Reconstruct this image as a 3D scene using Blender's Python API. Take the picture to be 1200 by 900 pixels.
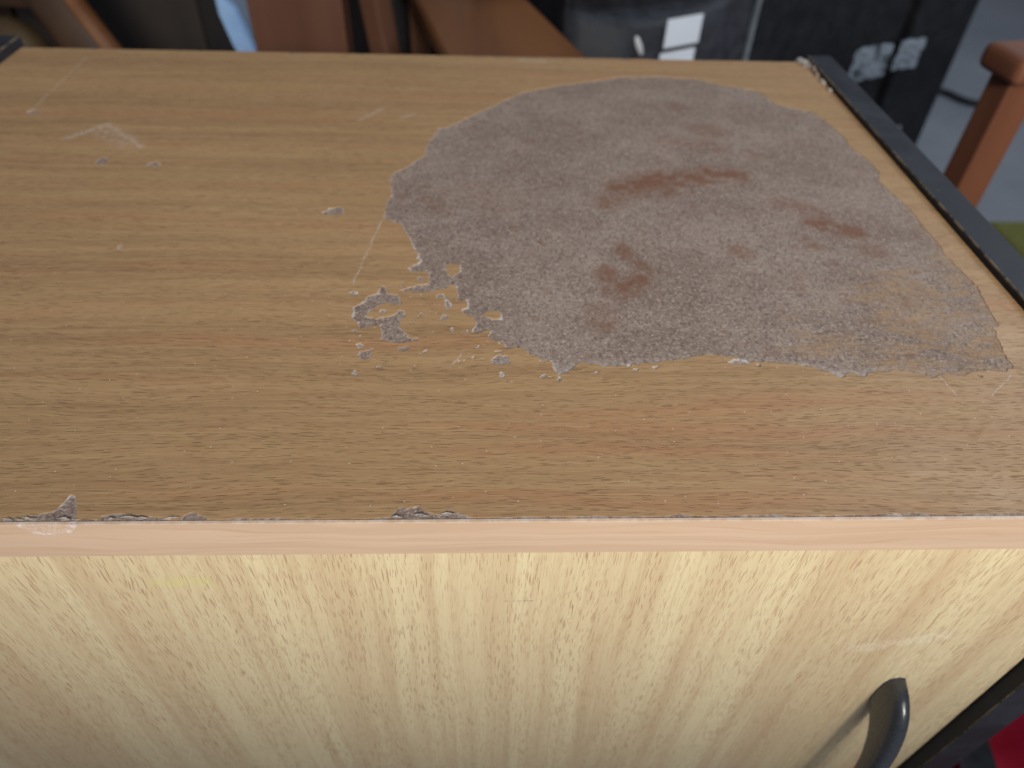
import bpy, bmesh, math, random
import numpy as np
from mathutils import Vector, Matrix

# ------------------------------------------------------------------ camera, world, lamps, exposure
sc = bpy.context.scene
C = sc.collection
for o in list(bpy.data.objects):
    bpy.data.objects.remove(o)
cam_d = bpy.data.cameras.new('camera')
cam = bpy.data.objects.new('camera', cam_d)
C.objects.link(cam)
sc.camera = cam
PITCH, YAW, ROLL = 0.76710, 0.05389, 0.03866
CAM = Vector((0.05549, -0.16528, 0.23413))
fw = Vector((math.sin(YAW) * math.cos(PITCH), math.cos(YAW) * math.cos(PITCH), -math.sin(PITCH)))
rt = fw.cross(Vector((0, 0, 1))).normalized()
up = rt.cross(fw)
rt2 = rt * math.cos(ROLL) + up * math.sin(ROLL)
up2 = -rt * math.sin(ROLL) + up * math.cos(ROLL)
cam.matrix_world = Matrix(((rt2.x, up2.x, -fw.x, CAM.x), (rt2.y, up2.y, -fw.y, CAM.y), (rt2.z, up2.z, -fw.z, CAM.z), (0, 0, 0, 1)))
cam_d.sensor_width = 36.0
cam_d.lens = 836.93 / 1200 * 36
cam_d.clip_start = 0.01
cam_d.clip_end = 100
cam_d.dof.use_dof = True
cam_d.dof.focus_distance = 0.300
cam_d.dof.aperture_fstop = 7.2

world = bpy.data.worlds.new('World')
sc.world = world
world.use_nodes = True
bg = world.node_tree.nodes['Background']
bg.inputs[0].default_value = (0.74, 0.83, 1.0, 1)
bg.inputs[1].default_value = 0.17

def aim(o, target):
    o.rotation_euler = (Vector(target) - o.location).to_track_quat('-Z', 'Y').to_euler()

def lamp(name, kind, loc, target, energy, color, **kw):
    d = bpy.data.lights.new(name, kind)
    d.energy = energy
    d.color = color
    for k, v in kw.items():
        setattr(d, k, v)
    o = bpy.data.objects.new(name, d)
    C.objects.link(o)
    o.location = loc
    aim(o, target)
    return o

# window light from in front of the cabinet (behind the photographer, a little to the right)
lamp('window_light', 'SPOT', (0.40, -1.75, 0.90), (0.22, 0.16, 0.735), 212, (1.0, 0.95, 0.85),
     spot_size=math.radians(53), spot_blend=0.12, shadow_soft_size=0.20)  # cone's soft lower edge stands in for a shadow low on the door
lamp('window_skylight', 'AREA', (0.30, -1.60, 1.10), (0.1, 0.2, 0.0), 16, (1.0, 0.96, 0.90),
     shape='RECTANGLE', size=1.3, size_y=0.9)
# fill light added further back on the right, brightening floor and background
lamp('room_fill_light', 'AREA', (2.0, 1.3, 1.6), (0.5, 1.1, -0.4), 24, (0.84, 0.92, 1.0),
     shape='RECTANGLE', size=1.2, size_y=1.0)

sc.view_settings.view_transform = 'Standard'
sc.view_settings.look = 'None'
sc.view_settings.exposure = 0.0
sc.view_settings.gamma = 1.0
sc.view_settings.use_curve_mapping = False

# ------------------------------------------------------------------ helpers
random.seed(4)
rng = np.random.default_rng(7)
FLOOR = -0.72

class NT:
    """small node-tree writer"""
    def __init__(self, name):
        self.m = bpy.data.materials.new(name)
        self.m.use_nodes = True
        self.t = self.m.node_tree
        self.b = self.t.nodes['Principled BSDF']
    def new(self, kind, **kw):
        n = self.t.nodes.new(kind)
        for k, v in kw.items():
            setattr(n, k, v)
        return n
    def put(self, sock, v):
        if isinstance(v, bpy.types.NodeSocket):
            self.t.links.new(v, sock)
        elif v is not None:
            if isinstance(v, (tuple, list)) and len(v) == 3 and sock.type == 'RGBA':
                v = (*v, 1)
            sock.default_value = v
    def coord(self, out='Object'):
        return self.new('ShaderNodeTexCoord').outputs[out]
    def math(self, op, a, b=None, c=None, clamp=False):
        n = self.new('ShaderNodeMath', operation=op, use_clamp=clamp)
        for i, v in enumerate((a, b, c)):
            self.put(n.inputs[i], v)
        return n.outputs[0]
    def vmath(self, op, a, b=None, out=0):
        n = self.new('ShaderNodeVectorMath', operation=op)
        self.put(n.inputs[0], a)
        if b is not None:
            self.put(n.inputs[1], b)
        return n.outputs[out]
    def sep(self, v):
        n = self.new('ShaderNodeSeparateXYZ')
        self.put(n.inputs[0], v)
        return n.outputs
    def comb(self, x, y, z=0.0):
        n = self.new('ShaderNodeCombineXYZ')
        for i, v in enumerate((x, y, z)):
            self.put(n.inputs[i], v)
        return n.outputs[0]
    def noise(self, vec, scale=1.0, detail=3.0, rough=0.55, out=0):
        n = self.new('ShaderNodeTexNoise')
        self.put(n.inputs['Vector'], vec)
        n.inputs['Scale'].default_value = scale
        n.inputs['Detail'].default_value = detail
        n.inputs['Roughness'].default_value = rough
        return n.outputs[out]
    def voro(self, vec, scale=1.0, out='Distance', rand=1.0):
        n = self.new('ShaderNodeTexVoronoi')
        self.put(n.inputs['Vector'], vec)
        n.inputs['Scale'].default_value = scale
        n.inputs['Randomness'].default_value = rand
        return n.outputs
    def ramp(self, v, lo, hi, a=0.0, b=1.0, smooth=True):
        n = self.new('ShaderNodeMapRange', interpolation_type='SMOOTHSTEP' if smooth else 'LINEAR')
        for i, x in enumerate((v, lo, hi, a, b)):
            self.put(n.inputs[i], x)
        return n.outputs[0]
    def mix(self, f, a, b, mode='MIX'):
        n = self.new('ShaderNodeMix', data_type='RGBA', blend_type=mode)
        self.put(n.inputs['Factor'], f)
        self.put(n.inputs['A'], a)
        self.put(n.inputs['B'], b)
        return n.outputs['Result']
    def attr(self, name):
        return self.new('ShaderNodeAttribute', attribute_name=name).outputs['Fac']
    def bump(self, h, strength, dist):
        n = self.new('ShaderNodeBump')
        self.put(n.inputs['Height'], h)
        n.inputs['Strength'].default_value = strength
        n.inputs['Distance'].default_value = dist
        self.put(self.b.inputs['Normal'], n.outputs[0])
    def done(self, col, rough, spec=0.5, metal=0.0):
        self.put(self.b.inputs['Base Color'], col)
        self.put(self.b.inputs['Roughness'], rough)
        self.b.inputs['Specular IOR Level'].default_value = spec
        self.b.inputs['Metallic'].default_value = metal
        return self.m

def segment(nt, u, v, a, b):
    """distance in mm from (u, v) to the segment a-b"""
    dx, dy = b[0] - a[0], b[1] - a[1]
    L2 = dx * dx + dy * dy
    ru, rv = nt.math('SUBTRACT', u, a[0]), nt.math('SUBTRACT', v, a[1])
    t = nt.math('DIVIDE', nt.math('ADD', nt.math('MULTIPLY', ru, dx), nt.math('MULTIPLY', rv, dy)), L2, clamp=True)
    ex = nt.math('SUBTRACT', ru, nt.math('MULTIPLY', t, dx))
    ey = nt.math('SUBTRACT', rv, nt.math('MULTIPLY', t, dy))
    return nt.math('SQRT', nt.math('ADD', nt.math('MULTIPLY', ex, ex), nt.math('MULTIPLY', ey, ey)))

def mesh_obj(name, verts, faces, mat, parent=None, smooth=False, mats=None, fmat=None):
    me = bpy.data.meshes.new(name)
    me.from_pydata(verts, [], faces)
    for m in ([mat] if mats is None else mats):
        me.materials.append(m)
    if fmat is not None:
        me.polygons.foreach_set('material_index', fmat)
    if smooth:
        me.polygons.foreach_set('use_smooth', [True] * len(me.polygons))
    me.update()
    o = bpy.data.objects.new(name, me)
    C.objects.link(o)
    o.parent = parent
    return o

def bm_obj(name, bm, mat, parent=None, smooth=False, mats=None):
    me = bpy.data.meshes.new(name)
    bmesh.ops.recalc_face_normals(bm, faces=bm.faces)
    bm.to_mesh(me)
    bm.free()
    for m in ([mat] if mats is None else mats):
        me.materials.append(m)
    if smooth:
        me.polygons.foreach_set('use_smooth', [True] * len(me.polygons))
    o = bpy.data.objects.new(name, me)
    C.objects.link(o)
    o.parent = parent
    return o

def box_bm(lo, hi, bevel=0.0, seg=2, M=None):
    bm = bmesh.new()
    bmesh.ops.create_cube(bm, size=1)
    for v in bm.verts:
        v.co = Vector([lo[i] + (v.co[i] + 0.5) * (hi[i] - lo[i]) for i in range(3)])
    if bevel:
        bmesh.ops.bevel(bm, geom=list(bm.edges), offset=bevel, segments=seg, profile=0.6, affect='EDGES')
    if M is not None:
        bm.transform(M)
    return bm

def box(name, lo, hi, mat, parent=None, bevel=0.002, seg=2, M=None):
    return bm_obj(name, box_bm(lo, hi, bevel, seg, M), mat, parent)

def tag(o, label, cat=None, group=None, kind=None):
    o['label'] = label
    if cat: o['category'] = cat
    if group: o['group'] = group
    if kind: o['kind'] = kind
    return o

def empty(name, loc, label, cat, rz=0.0, group=None):
    o = bpy.data.objects.new(name, None)
    o.empty_display_size = 0.05
    C.objects.link(o)
    o.location = loc
    o.rotation_euler = (0, 0, rz)
    return tag(o, label, cat, group)

def tube(name, pts, rad, mat, parent=None, n=10, steps=8):
    """smooth round tube through pts (Catmull-Rom)"""
    P = [Vector(p) for p in pts]
    path = []
    for i in range(len(P) - 1):
        a, b = P[i], P[i + 1]
        p0 = P[i - 1] if i else a * 2 - b
        p3 = P[i + 2] if i + 2 < len(P) else b * 2 - a
        for k in range(steps):
            t = k / steps
            path.append(0.5 * ((2 * a) + (b - p0) * t + (2 * p0 - 5 * a + 4 * b - p3) * t * t + (3 * a - p0 - 3 * b + p3) * t ** 3))
    path.append(P[-1])
    V, F = [], []
    for i, p in enumerate(path):
        d = (path[min(i + 1, len(path) - 1)] - path[max(i - 1, 0)]).normalized()
        s = d.cross(Vector((0, 0, 1)) if abs(d.z) < 0.9 else Vector((1, 0, 0))).normalized()
        w = s.cross(d)
        for k in range(n):
            a = 2 * math.pi * k / n
            V.append(p + (s * math.cos(a) + w * math.sin(a)) * rad)
    for i in range(len(path) - 1):
        for k in range(n):
            F.append((i * n + k, i * n + (k + 1) % n, (i + 1) * n + (k + 1) % n, (i + 1) * n + k))
    F.append(tuple(range(n)))
    F.append(tuple((len(path) - 1) * n + k for k in reversed(range(n))))
    return mesh_obj(name, V, F, mat, parent, smooth=True)
# ------------------------------------------------------------------ materials
def laminate_material():
    nt = NT('brown_beech_laminate')
    p = nt.vmath('MULTIPLY', nt.coord(), (1000, 1000, 1000))      # millimetres
    u, v, _ = nt.sep(p)
    w1 = nt.math('SUBTRACT', nt.noise(nt.comb(nt.math('DIVIDE', u, 170), nt.math('DIVIDE', v, 55)), 1, 2), 0.5)
    w2 = nt.math('SUBTRACT', nt.noise(nt.comb(nt.math('DIVIDE', u, 38), nt.math('DIVIDE', v, 11)), 1, 2), 0.5)
    vv = nt.math('ADD', v, nt.math('ADD', nt.math('MULTIPLY', w1, 18), nt.math('MULTIPLY', w2, 2.2)))
    broad = nt.noise(nt.comb(nt.math('DIVIDE', u, 520), nt.math('DIVIDE', vv, 20)), 1, 3, 0.6)
    mid = nt.noise(nt.comb(nt.math('DIVIDE', u, 190), nt.math('DIVIDE', vv, 3.2), 3.3), 1, 3, 0.6)
    fine = nt.noise(nt.comb(nt.math('DIVIDE', u, 26), nt.math('DIVIDE', vv, 0.8), 7.1), 1, 2, 0.6)
    red = nt.noise(nt.comb(nt.math('DIVIDE', u, 300), nt.math('DIVIDE', vv, 19), 9.0), 1, 2, 0.5)
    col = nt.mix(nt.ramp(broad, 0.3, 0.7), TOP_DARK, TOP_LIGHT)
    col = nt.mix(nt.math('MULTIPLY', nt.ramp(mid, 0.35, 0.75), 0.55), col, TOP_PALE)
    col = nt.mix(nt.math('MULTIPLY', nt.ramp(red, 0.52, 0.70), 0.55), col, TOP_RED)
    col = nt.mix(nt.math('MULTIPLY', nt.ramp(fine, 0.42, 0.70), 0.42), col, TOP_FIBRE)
    # short dark pores, two sizes
    pores = None
    for (lx, ly, r0, keep, sd) in ((15.0, 1.05, 0.31, 0.10, 0.0), (9.0, 0.9, 0.30, 0.10, 31.0)):
        row = nt.math('FLOOR', nt.math('DIVIDE', vv, ly))
        wn = nt.new('ShaderNodeTexWhiteNoise', noise_dimensions='1D')
        nt.put(wn.inputs['W'], nt.math('ADD', row, sd))
        q = nt.comb(nt.math('ADD', nt.math('DIVIDE', u, lx), nt.math('MULTIPLY', wn.outputs['Value'], 37.0)), nt.math('DIVIDE', vv, ly), sd)
        vo = nt.new('ShaderNodeTexVoronoi', voronoi_dimensions='2D')
        nt.put(vo.inputs['Vector'], q)
        vo.inputs['Scale'].default_value = 1.0
        c = nt.sep(vo.outputs['Color'])
        r = nt.math('MULTIPLY', nt.ramp(c[0], keep, 1.0, 0.0, 1.0, False), r0)
        m = nt.ramp(nt.math('SUBTRACT', r, vo.outputs['Distance']), -0.03, 0.09)
        m = nt.math('MULTIPLY', m, nt.ramp(c[1], 0, 1, 0.35, 1.0, False))
        pores = m if pores is None else nt.math('MAXIMUM', pores, m)
    area = nt.noise(nt.comb(nt.math('DIVIDE', u, 90), nt.math('DIVIDE', vv, 10), 4.0), 1, 2)
    pores = nt.math('MULTIPLY', pores, nt.ramp(area, 0.32, 0.6, 0.6, 1.0))
    col = nt.mix(nt.math('MULTIPLY', pores, 0.66), col, TOP_PORE)
    # pale scratches and a rubbed spot
    scr = None
    un = nt.math('ADD', u, nt.math('MULTIPLY', nt.math('SUBTRACT', nt.noise(p, 0.12, 2), 0.5), 4.0))
    for i, (a, b) in enumerate(SCRATCH):
        d = segment(nt, un, v, a, b)
        m = nt.ramp(d, 0.15, (0.9, 1.0, 0.8, 0.6, 5.0, 4.0, 0.5, 3.0, 2.5, 4.0)[i], 1, 0)
        scr = m if scr is None else nt.math('MAXIMUM', scr, m)
    rub = nt.math('MULTIPLY', nt.ramp(segment(nt, u, v, (-218, 338), (-196, 322)), 2, 16, 1, 0), nt.ramp(nt.noise(p, 0.22, 4, 0.7), 0.44, 0.60))
    scr = nt.math('MAXIMUM', nt.math('MULTIPLY', scr, nt.ramp(nt.noise(p, 0.45, 3, 0.7), 0.38, 0.62)), nt.math('MULTIPLY', rub, 0.5))
    col = nt.mix(nt.math('MULTIPLY', scr, 0.62), col, (0.52, 0.46, 0.42))
    # specks of dust and crumbs
    vo = nt.new('ShaderNodeTexVoronoi', voronoi_dimensions='2D')
    nt.put(vo.inputs['Vector'], p)
    vo.inputs['Scale'].default_value = 0.085
    c = nt.sep(vo.outputs['Color'])
    speck = nt.math('MULTIPLY', nt.ramp(vo.outputs['Distance'], 0.014, 0.038, 1, 0), nt.ramp(c[0], 0.45, 0.9))
    col = nt.mix(nt.math('MULTIPLY', speck, 0.85), col, (0.62, 0.52, 0.42))
    h = nt.math('SUBTRACT', nt.math('MULTIPLY', fine, 0.5), pores)
    nt.bump(h, 0.45, 0.0003)
    smear = nt.noise(p, 0.012, 3, 0.6)
    rough = nt.math('ADD', nt.ramp(smear, 0.3, 0.7, 0.42, 0.56), nt.math('MULTIPLY', pores, 0.15))
    return nt.done(col, rough, 0.34)

def exposed_material():
    nt = NT('exposed_fibre_core')
    p = nt.vmath('MULTIPLY', nt.coord(), (1000, 1000, 1000))
    u, v, _ = nt.sep(p)
    clump = nt.noise(nt.comb(nt.math('MULTIPLY', u, 0.7), v, 0.0), 0.022, 5, 0.65)
    mott = nt.noise(nt.comb(u, nt.math('MULTIPLY', v, 0.8), 5.0), 0.09, 4, 0.65)
    fib = nt.noise(nt.comb(nt.math('MULTIPLY', u, 0.6), v, 2.0), 0.85, 3, 0.75)
    fib2 = nt.noise(nt.comb(u, nt.math('MULTIPLY', v, 0.6), 8.0), 0.70, 3, 0.75)
    col = nt.mix(nt.ramp(clump, 0.38, 0.62), tuple(c * 0.93 for c in CORE_A), tuple(c * 1.05 for c in CORE_B))
    col = nt.mix(nt.math('MULTIPLY', nt.ramp(mott, 0.50, 0.72), 0.45), col, CORE_PURPLE)
    col = nt.mix(nt.math('MULTIPLY', nt.ramp(fib, 0.50, 0.64), 0.8), col, CORE_LIGHT)
    col = nt.mix(nt.math('MULTIPLY', nt.ramp(fib2, 0.50, 0.64), 0.8), col, CORE_DARK)
    grain = nt.noise(nt.comb(nt.math('DIVIDE', u, 14), nt.math('DIVIDE', v, 0.9), 1.0), 1, 3, 0.6)
    tan = nt.mix(nt.ramp(grain, 0.35, 0.7), TOP_DARK, TOP_PALE)
    col = nt.mix(nt.math('MULTIPLY', nt.attr('residue'), 0.72), col, tan)
    col = nt.mix(nt.math('MULTIPLY', nt.attr('stain'), 0.78), col, CORE_STAIN)
    rim = nt.math('MULTIPLY', nt.attr('rim'), nt.ramp(nt.noise(p, 0.5, 3, 0.7), 0.30, 0.60, 0.15, 1.0))
    col = nt.mix(rim, col, CORE_RIM)
    h = nt.math('ADD', nt.math('MULTIPLY', fib, 1.0), nt.math('MULTIPLY', fib2, -0.8))
    nt.bump(h, 0.6, 0.0004)
    return nt.done(col, 0.72, 0.35)

def door_material():
    nt = NT('pale_beech_door')
    p = nt.vmath('MULTIPLY', nt.coord(), (1000, 1000, 1000))
    x, _, z = nt.sep(p)
    u, v = z, x                                                     # grain runs upright
    w0 = nt.math('SUBTRACT', nt.noise(nt.comb(nt.math('DIVIDE', u, 260), nt.math('DIVIDE', v, 90), 2.0), 1, 2), 0.5)
    w2 = nt.math('SUBTRACT', nt.noise(nt.comb(nt.math('DIVIDE', u, 30), nt.math('DIVIDE', v, 12), 6.0), 1, 2), 0.5)
    vv = nt.math('ADD', v, nt.math('ADD', nt.math('MULTIPLY', w0, 16), nt.math('MULTIPLY', w2, 3.2)))
    vb = nt.math('ADD', v, nt.math('MULTIPLY', w0, 16))
    broad = nt.noise(nt.comb(nt.math('DIVIDE', u, 700), nt.math('DIVIDE', vb, 34)), 1, 4, 0.68)
    mid = nt.noise(nt.comb(nt.math('DIVIDE', u, 300), nt.math('DIVIDE', vb, 6.5), 3.3), 1, 3, 0.6)
    fine = nt.noise(nt.comb(nt.math('DIVIDE', u, 20), nt.math('DIVIDE', vv, 0.9), 7.1), 1, 2, 0.6)
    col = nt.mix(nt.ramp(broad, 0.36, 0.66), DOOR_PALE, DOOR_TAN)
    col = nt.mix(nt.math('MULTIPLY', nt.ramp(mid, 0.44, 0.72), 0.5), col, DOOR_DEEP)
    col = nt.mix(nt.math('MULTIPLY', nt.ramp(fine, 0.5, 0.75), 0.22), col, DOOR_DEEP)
    line = nt.noise(nt.comb(nt.math('DIVIDE', u, 150), nt.math('DIVIDE', vb, 1.9), 12.0), 1, 2, 0.5)
    col = nt.mix(nt.math('MULTIPLY', nt.ramp(line, 0.54, 0.70), 0.45), col, DOOR_DEEP)
    pores = None
    for (lx, ly, r0, keep, sd) in ((23.0, 1.05, 0.27, 0.05, 0.0), (14.0, 0.85, 0.27, 0.10, 17.0)):
        row = nt.math('FLOOR', nt.math('DIVIDE', vv, ly))
        wn = nt.new('ShaderNodeTexWhiteNoise', noise_dimensions='1D')
        nt.put(wn.inputs['W'], nt.math('ADD', row, sd))
        q = nt.comb(nt.math('ADD', nt.math('DIVIDE', u, lx), nt.math('MULTIPLY', wn.outputs['Value'], 37.0)), nt.math('DIVIDE', vv, ly), sd)
        vo = nt.new('ShaderNodeTexVoronoi', voronoi_dimensions='2D')
        nt.put(vo.inputs['Vector'], q)
        vo.inputs['Scale'].default_value = 1.0
        c = nt.sep(vo.outputs['Color'])
        r = nt.math('MULTIPLY', nt.ramp(c[0], keep, 1.0, 0.0, 1.0, False), r0)
        m = nt.ramp(nt.math('SUBTRACT', r, vo.outputs['Distance']), -0.03, 0.08)
        pores = m if pores is None else nt.math('MAXIMUM', pores, m)
    area = nt.noise(nt.comb(nt.math('DIVIDE', u, 200), nt.math('DIVIDE', vv, 16), 4.0), 1, 2)
    pores = nt.math('MULTIPLY', pores, nt.ramp(area, 0.30, 0.62, 0.35, 1.0))
    col = nt.mix(nt.math('MULTIPLY', pores, 0.80), col, DOOR_PORE)
    # pale rubbed patch above the handle, a faint yellow mark and a pencil tick
    q = nt.math('ADD', z, nt.math('MULTIPLY', nt.math('SUBTRACT', nt.noise(p, 0.2, 3), 0.5), 9))
    rub = nt.math('MULTIPLY', nt.ramp(segment(nt, x, q, (250, -121), (292, -108)), 1.5, 6.5, 1, 0), nt.ramp(nt.noise(p, 0.8, 4, 0.8), 0.42, 0.62))
    col = nt.mix(nt.math('MULTIPLY', rub, 0.55), col, (0.80, 0.74, 0.64))
    yel = nt.math('MULTIPLY', nt.ramp(segment(nt, x, q, (-88, -49), (-66, -48)), 1.0, 6.0, 1, 0), 0.35)
    col = nt.mix(yel, col, (0.62, 0.58, 0.22))
    tick = nt.math('MULTIPLY', nt.ramp(segment(nt, x, z, (65, -68), (78, -68)), 0.2, 0.6, 1, 0), nt.ramp(nt.noise(p, 0.7, 2), 0.4, 0.6))
    col = nt.mix(nt.math('MULTIPLY', tick, 0.7), col, (0.18, 0.16, 0.16))
    nt.bump(nt.math('SUBTRACT', 0, pores), 0.2, 0.0002)
    return nt.done(col, nt.ramp(nt.noise(p, 0.02, 3), 0.3, 0.7, 0.40, 0.52), 0.4)

def band_material():
    nt = NT('pinkish_edge_band')
    p = nt.vmath('MULTIPLY', nt.coord(), (1000, 1000, 1000))
    u, _, v = nt.sep(p)
    w = nt.math('MULTIPLY', nt.math('SUBTRACT', nt.noise(nt.comb(nt.math('DIVIDE', u, 140), nt.math('DIVIDE', v, 20)), 1, 2), 0.5), 22)
    vv = nt.math('ADD', v, w)
    a = nt.noise(nt.comb(nt.math('DIVIDE', u, 180), nt.math('DIVIDE', vv, 5.0)), 1, 3, 0.5)
    b = nt.noise(nt.comb(nt.math('DIVIDE', u, 70), nt.math('DIVIDE', vv, 1.6), 4.0), 1, 3, 0.55)
    col = nt.mix(nt.ramp(a, 0.35, 0.65), BAND_A, BAND_B)
    col = nt.mix(nt.math('MULTIPLY', nt.ramp(b, 0.53, 0.70), 0.5), col, BAND_C)
    # scuffed crescent under the chipped corner
    du = nt.math('DIVIDE', nt.math('SUBTRACT', u, SCUFF[0]), 11.0)
    dv = nt.math('DIVIDE', nt.math('SUBTRACT', v, -0.4), 7.0)
    d = nt.math('ADD', nt.math('SQRT', nt.math('ADD', nt.math('MULTIPLY', du, du), nt.math('MULTIPLY', dv, dv))),
                nt.math('MULTIPLY', nt.math('SUBTRACT', nt.noise(p, 0.35, 3, 0.7), 0.5), 0.45))
    rim = nt.ramp(nt.math('ABSOLUTE', nt.math('SUBTRACT', d, 0.90)), 0.03, 0.13, 1, 0)
    inner = nt.math('MULTIPLY', nt.ramp(d, 0.75, 0.95, 1, 0), nt.ramp(nt.noise(p, 0.9, 3, 0.8), 0.45, 0.6))
    col = nt.mix(nt.math('MULTIPLY', inner, 0.4), col, (0.72, 0.60, 0.56))
    rim = nt.math('MULTIPLY', rim, nt.ramp(nt.noise(p, 0.16, 3, 0.7), 0.42, 0.58))
    col = nt.mix(nt.math('MULTIPLY', rim, 0.6), col, (0.75, 0.70, 0.78))
    lip = nt.ramp(v, -1.2, -0.2)
    col = nt.mix(nt.math('MULTIPLY', lip, nt.ramp(nt.noise(p, 0.12, 3, 0.7), 0.4, 0.6, 0.05, 0.40)), col, (0.74, 0.65, 0.58))
    nt.bump(b, 0.1, 0.0002)
    return nt.done(col, 0.42, 0.4)

def black_material(name='black_panel', base=(0.014, 0.016, 0.022), rough=0.56, speck_amt=0.7):
    nt = NT(name)
    p = nt.vmath('MULTIPLY', nt.coord(), (1000, 1000, 1000))
    n1 = nt.noise(p, 0.03, 4, 0.65)
    col = nt.mix(nt.ramp(n1, 0.35, 0.7), base, tuple(c * 1.9 for c in base))
    vo = nt.voro(p, 0.10)
    c = nt.sep(vo['Color'])
    speck = nt.math('MULTIPLY', nt.ramp(vo['Distance'], 0.04, 0.10, 1, 0), nt.ramp(c[0], 0.62, 0.9))
    dust = nt.math('MULTIPLY', nt.ramp(nt.noise(p, 0.9, 3, 0.8), 0.56, 0.75), 0.12)
    col = nt.mix(nt.math('MAXIMUM', nt.math('MULTIPLY', speck, speck_amt * 0.5), dust), col, (0.35, 0.33, 0.31))
    nt.bump(nt.noise(p, 1.6, 2), 0.06, 0.0003)
    return nt.done(col, nt.ramp(n1, 0.3, 0.7, rough - 0.06, rough + 0.1), 0.22)

def worn_edge_material():
    nt = NT('worn_black_edge')
    p = nt.vmath('MULTIPLY', nt.coord(), (1000, 1000, 1000))
    n = nt.noise(p, 0.10, 4, 0.75)
    col = nt.mix(nt.ramp(n, 0.40, 0.60), (0.022, 0.022, 0.024), (0.15, 0.115, 0.075))
    return nt.done(col, 0.6, 0.3)

def plain(name, a, b, rough=0.5, scale=8.0, stretch=(1, 1, 1), spec=0.4, metal=0.0, bump=0.0):
    nt = NT(name)
    p = nt.vmath('MULTIPLY', nt.coord(), stretch)
    n = nt.noise(p, scale, 4, 0.6)
    col = nt.mix(nt.ramp(n, 0.32, 0.68), a, b)
    if bump:
        nt.bump(n, 0.3, bump)
    return nt.done(col, nt.ramp(n, 0.3, 0.7, rough, rough + 0.12), spec, metal)

# surface colours
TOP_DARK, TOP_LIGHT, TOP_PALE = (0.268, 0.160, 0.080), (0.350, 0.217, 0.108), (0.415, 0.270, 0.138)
TOP_RED, TOP_FIBRE, TOP_PORE = (0.350, 0.170, 0.085), (0.465, 0.318, 0.170), (0.115, 0.056, 0.027)
CORE_A, CORE_B, CORE_PURPLE = (0.214, 0.156, 0.129), (0.249, 0.193, 0.164), (0.162, 0.104, 0.089)
CORE_LIGHT, CORE_DARK = (0.405, 0.340, 0.290), (0.100, 0.070, 0.057)
CORE_STAIN, CORE_RIM = (0.150, 0.052, 0.021), (0.580, 0.550, 0.550)
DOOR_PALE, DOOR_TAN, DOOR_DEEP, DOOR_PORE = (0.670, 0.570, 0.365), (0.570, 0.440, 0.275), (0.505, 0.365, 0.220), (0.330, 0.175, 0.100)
BAND_A, BAND_B, BAND_C = (0.550, 0.400, 0.290), (0.500, 0.352, 0.248), (0.425, 0.282, 0.194)
SCUFF = (-113.0,)
MAIN = [(226.7, 459.2), (198.8, 461.7), (172.4, 458.6), (143.1, 446.9), (113.2, 435.5), (87.0, 421.9), (71.3, 405.8), (57.6, 388.9), (41.8, 371.0), (30.6, 357.1), (20.6, 350.9), (17.5, 337.9), (13.6, 320.0), (14.8, 309.5), (6.2, 296.6), (-7.5, 280.4), (-6.9, 267.6), (-3.9, 254.2), (-6.6, 242.3), (-7.1, 230.9), (-5.4, 224.9), (4.2, 216.2), (10.9, 203.0), (13.7, 193.0), (17.8, 183.4), (16.0, 180.7), (19.1, 178.2), (12.3, 172.2), (13.6, 168.1), (24.0, 169.9), (25.2, 156.9), (17.8, 155.2), (10.2, 152.0), (12.2, 149.7), (21.9, 149.1), (33.8, 152.3), (35.1, 146.9), (29.9, 146.9), (29.5, 143.8), (35.1, 142.4), (34.3, 138.6), (36.7, 134.3), (38.9, 136.8), (36.9, 141.6), (38.5, 150.0), (40.3, 150.0), (39.6, 142.4), (42.9, 140.2), (46.5, 141.7), (46.2, 135.8), (42.6, 134.3), (45.4, 130.0), (49.9, 127.5), (51.7, 122.3), (49.1, 116.7), (50.9, 114.0), (55.2, 116.1), (57.9, 118.9), (59.6, 117.5), (57.4, 112.7), (60.8, 106.8), (64.5, 108.1), (68.0, 102.9), (73.6, 103.6), (76.4, 99.1), (83.3, 95.4), (88.7, 93.2), (89.4, 86.2), (91.7, 83.8), (96.5, 87.4), (103.3, 92.3), (113.5, 89.9), (126.6, 90.5), (140.0, 93.1), (149.6, 94.4), (153.6, 95.0), (165.9, 98.6), (178.7, 96.4), (191.2, 93.3), (204.3, 92.7), (216.8, 90.2), (226.4, 84.7), (241.3, 84.7), (258.0, 87.9), (270.3, 85.4), (282.8, 83.6), (290.5, 83.7), (301.4, 87.4), (315.0, 86.8), (319.3, 90.6), (320.2, 102.2), (325.0, 120.7), (330.0, 122.1), (330.6, 133.0), (334.4, 157.5), (333.6, 178.2), (330.5, 187.9), (333.5, 199.9), (332.6, 208.4), (332.9, 231.0), (330.9, 255.2), (327.5, 278.2), (332.8, 294.3), (331.0, 314.9), (326.2, 332.4), (328.3, 345.3), (324.6, 372.0), (317.8, 392.4), (305.0, 400.1), (291.8, 408.0), (285.8, 432.2), (272.0, 440.6), (253.8, 447.2), (239.9, 457.9)]
HOLES = [[(33.0, 175.2), (40.3, 176.2), (41.5, 169.9), (38.6, 165.4), (37.6, 163.2), (34.4, 167.1)], [(36.8, 156.6), (40.4, 155.0), (41.0, 145.8), (39.5, 140.8), (35.1, 143.2), (34.6, 151.5)], [(55.1, 129.1), (59.0, 133.5), (62.9, 132.3), (64.8, 127.6), (60.9, 125.3)]]
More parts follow.
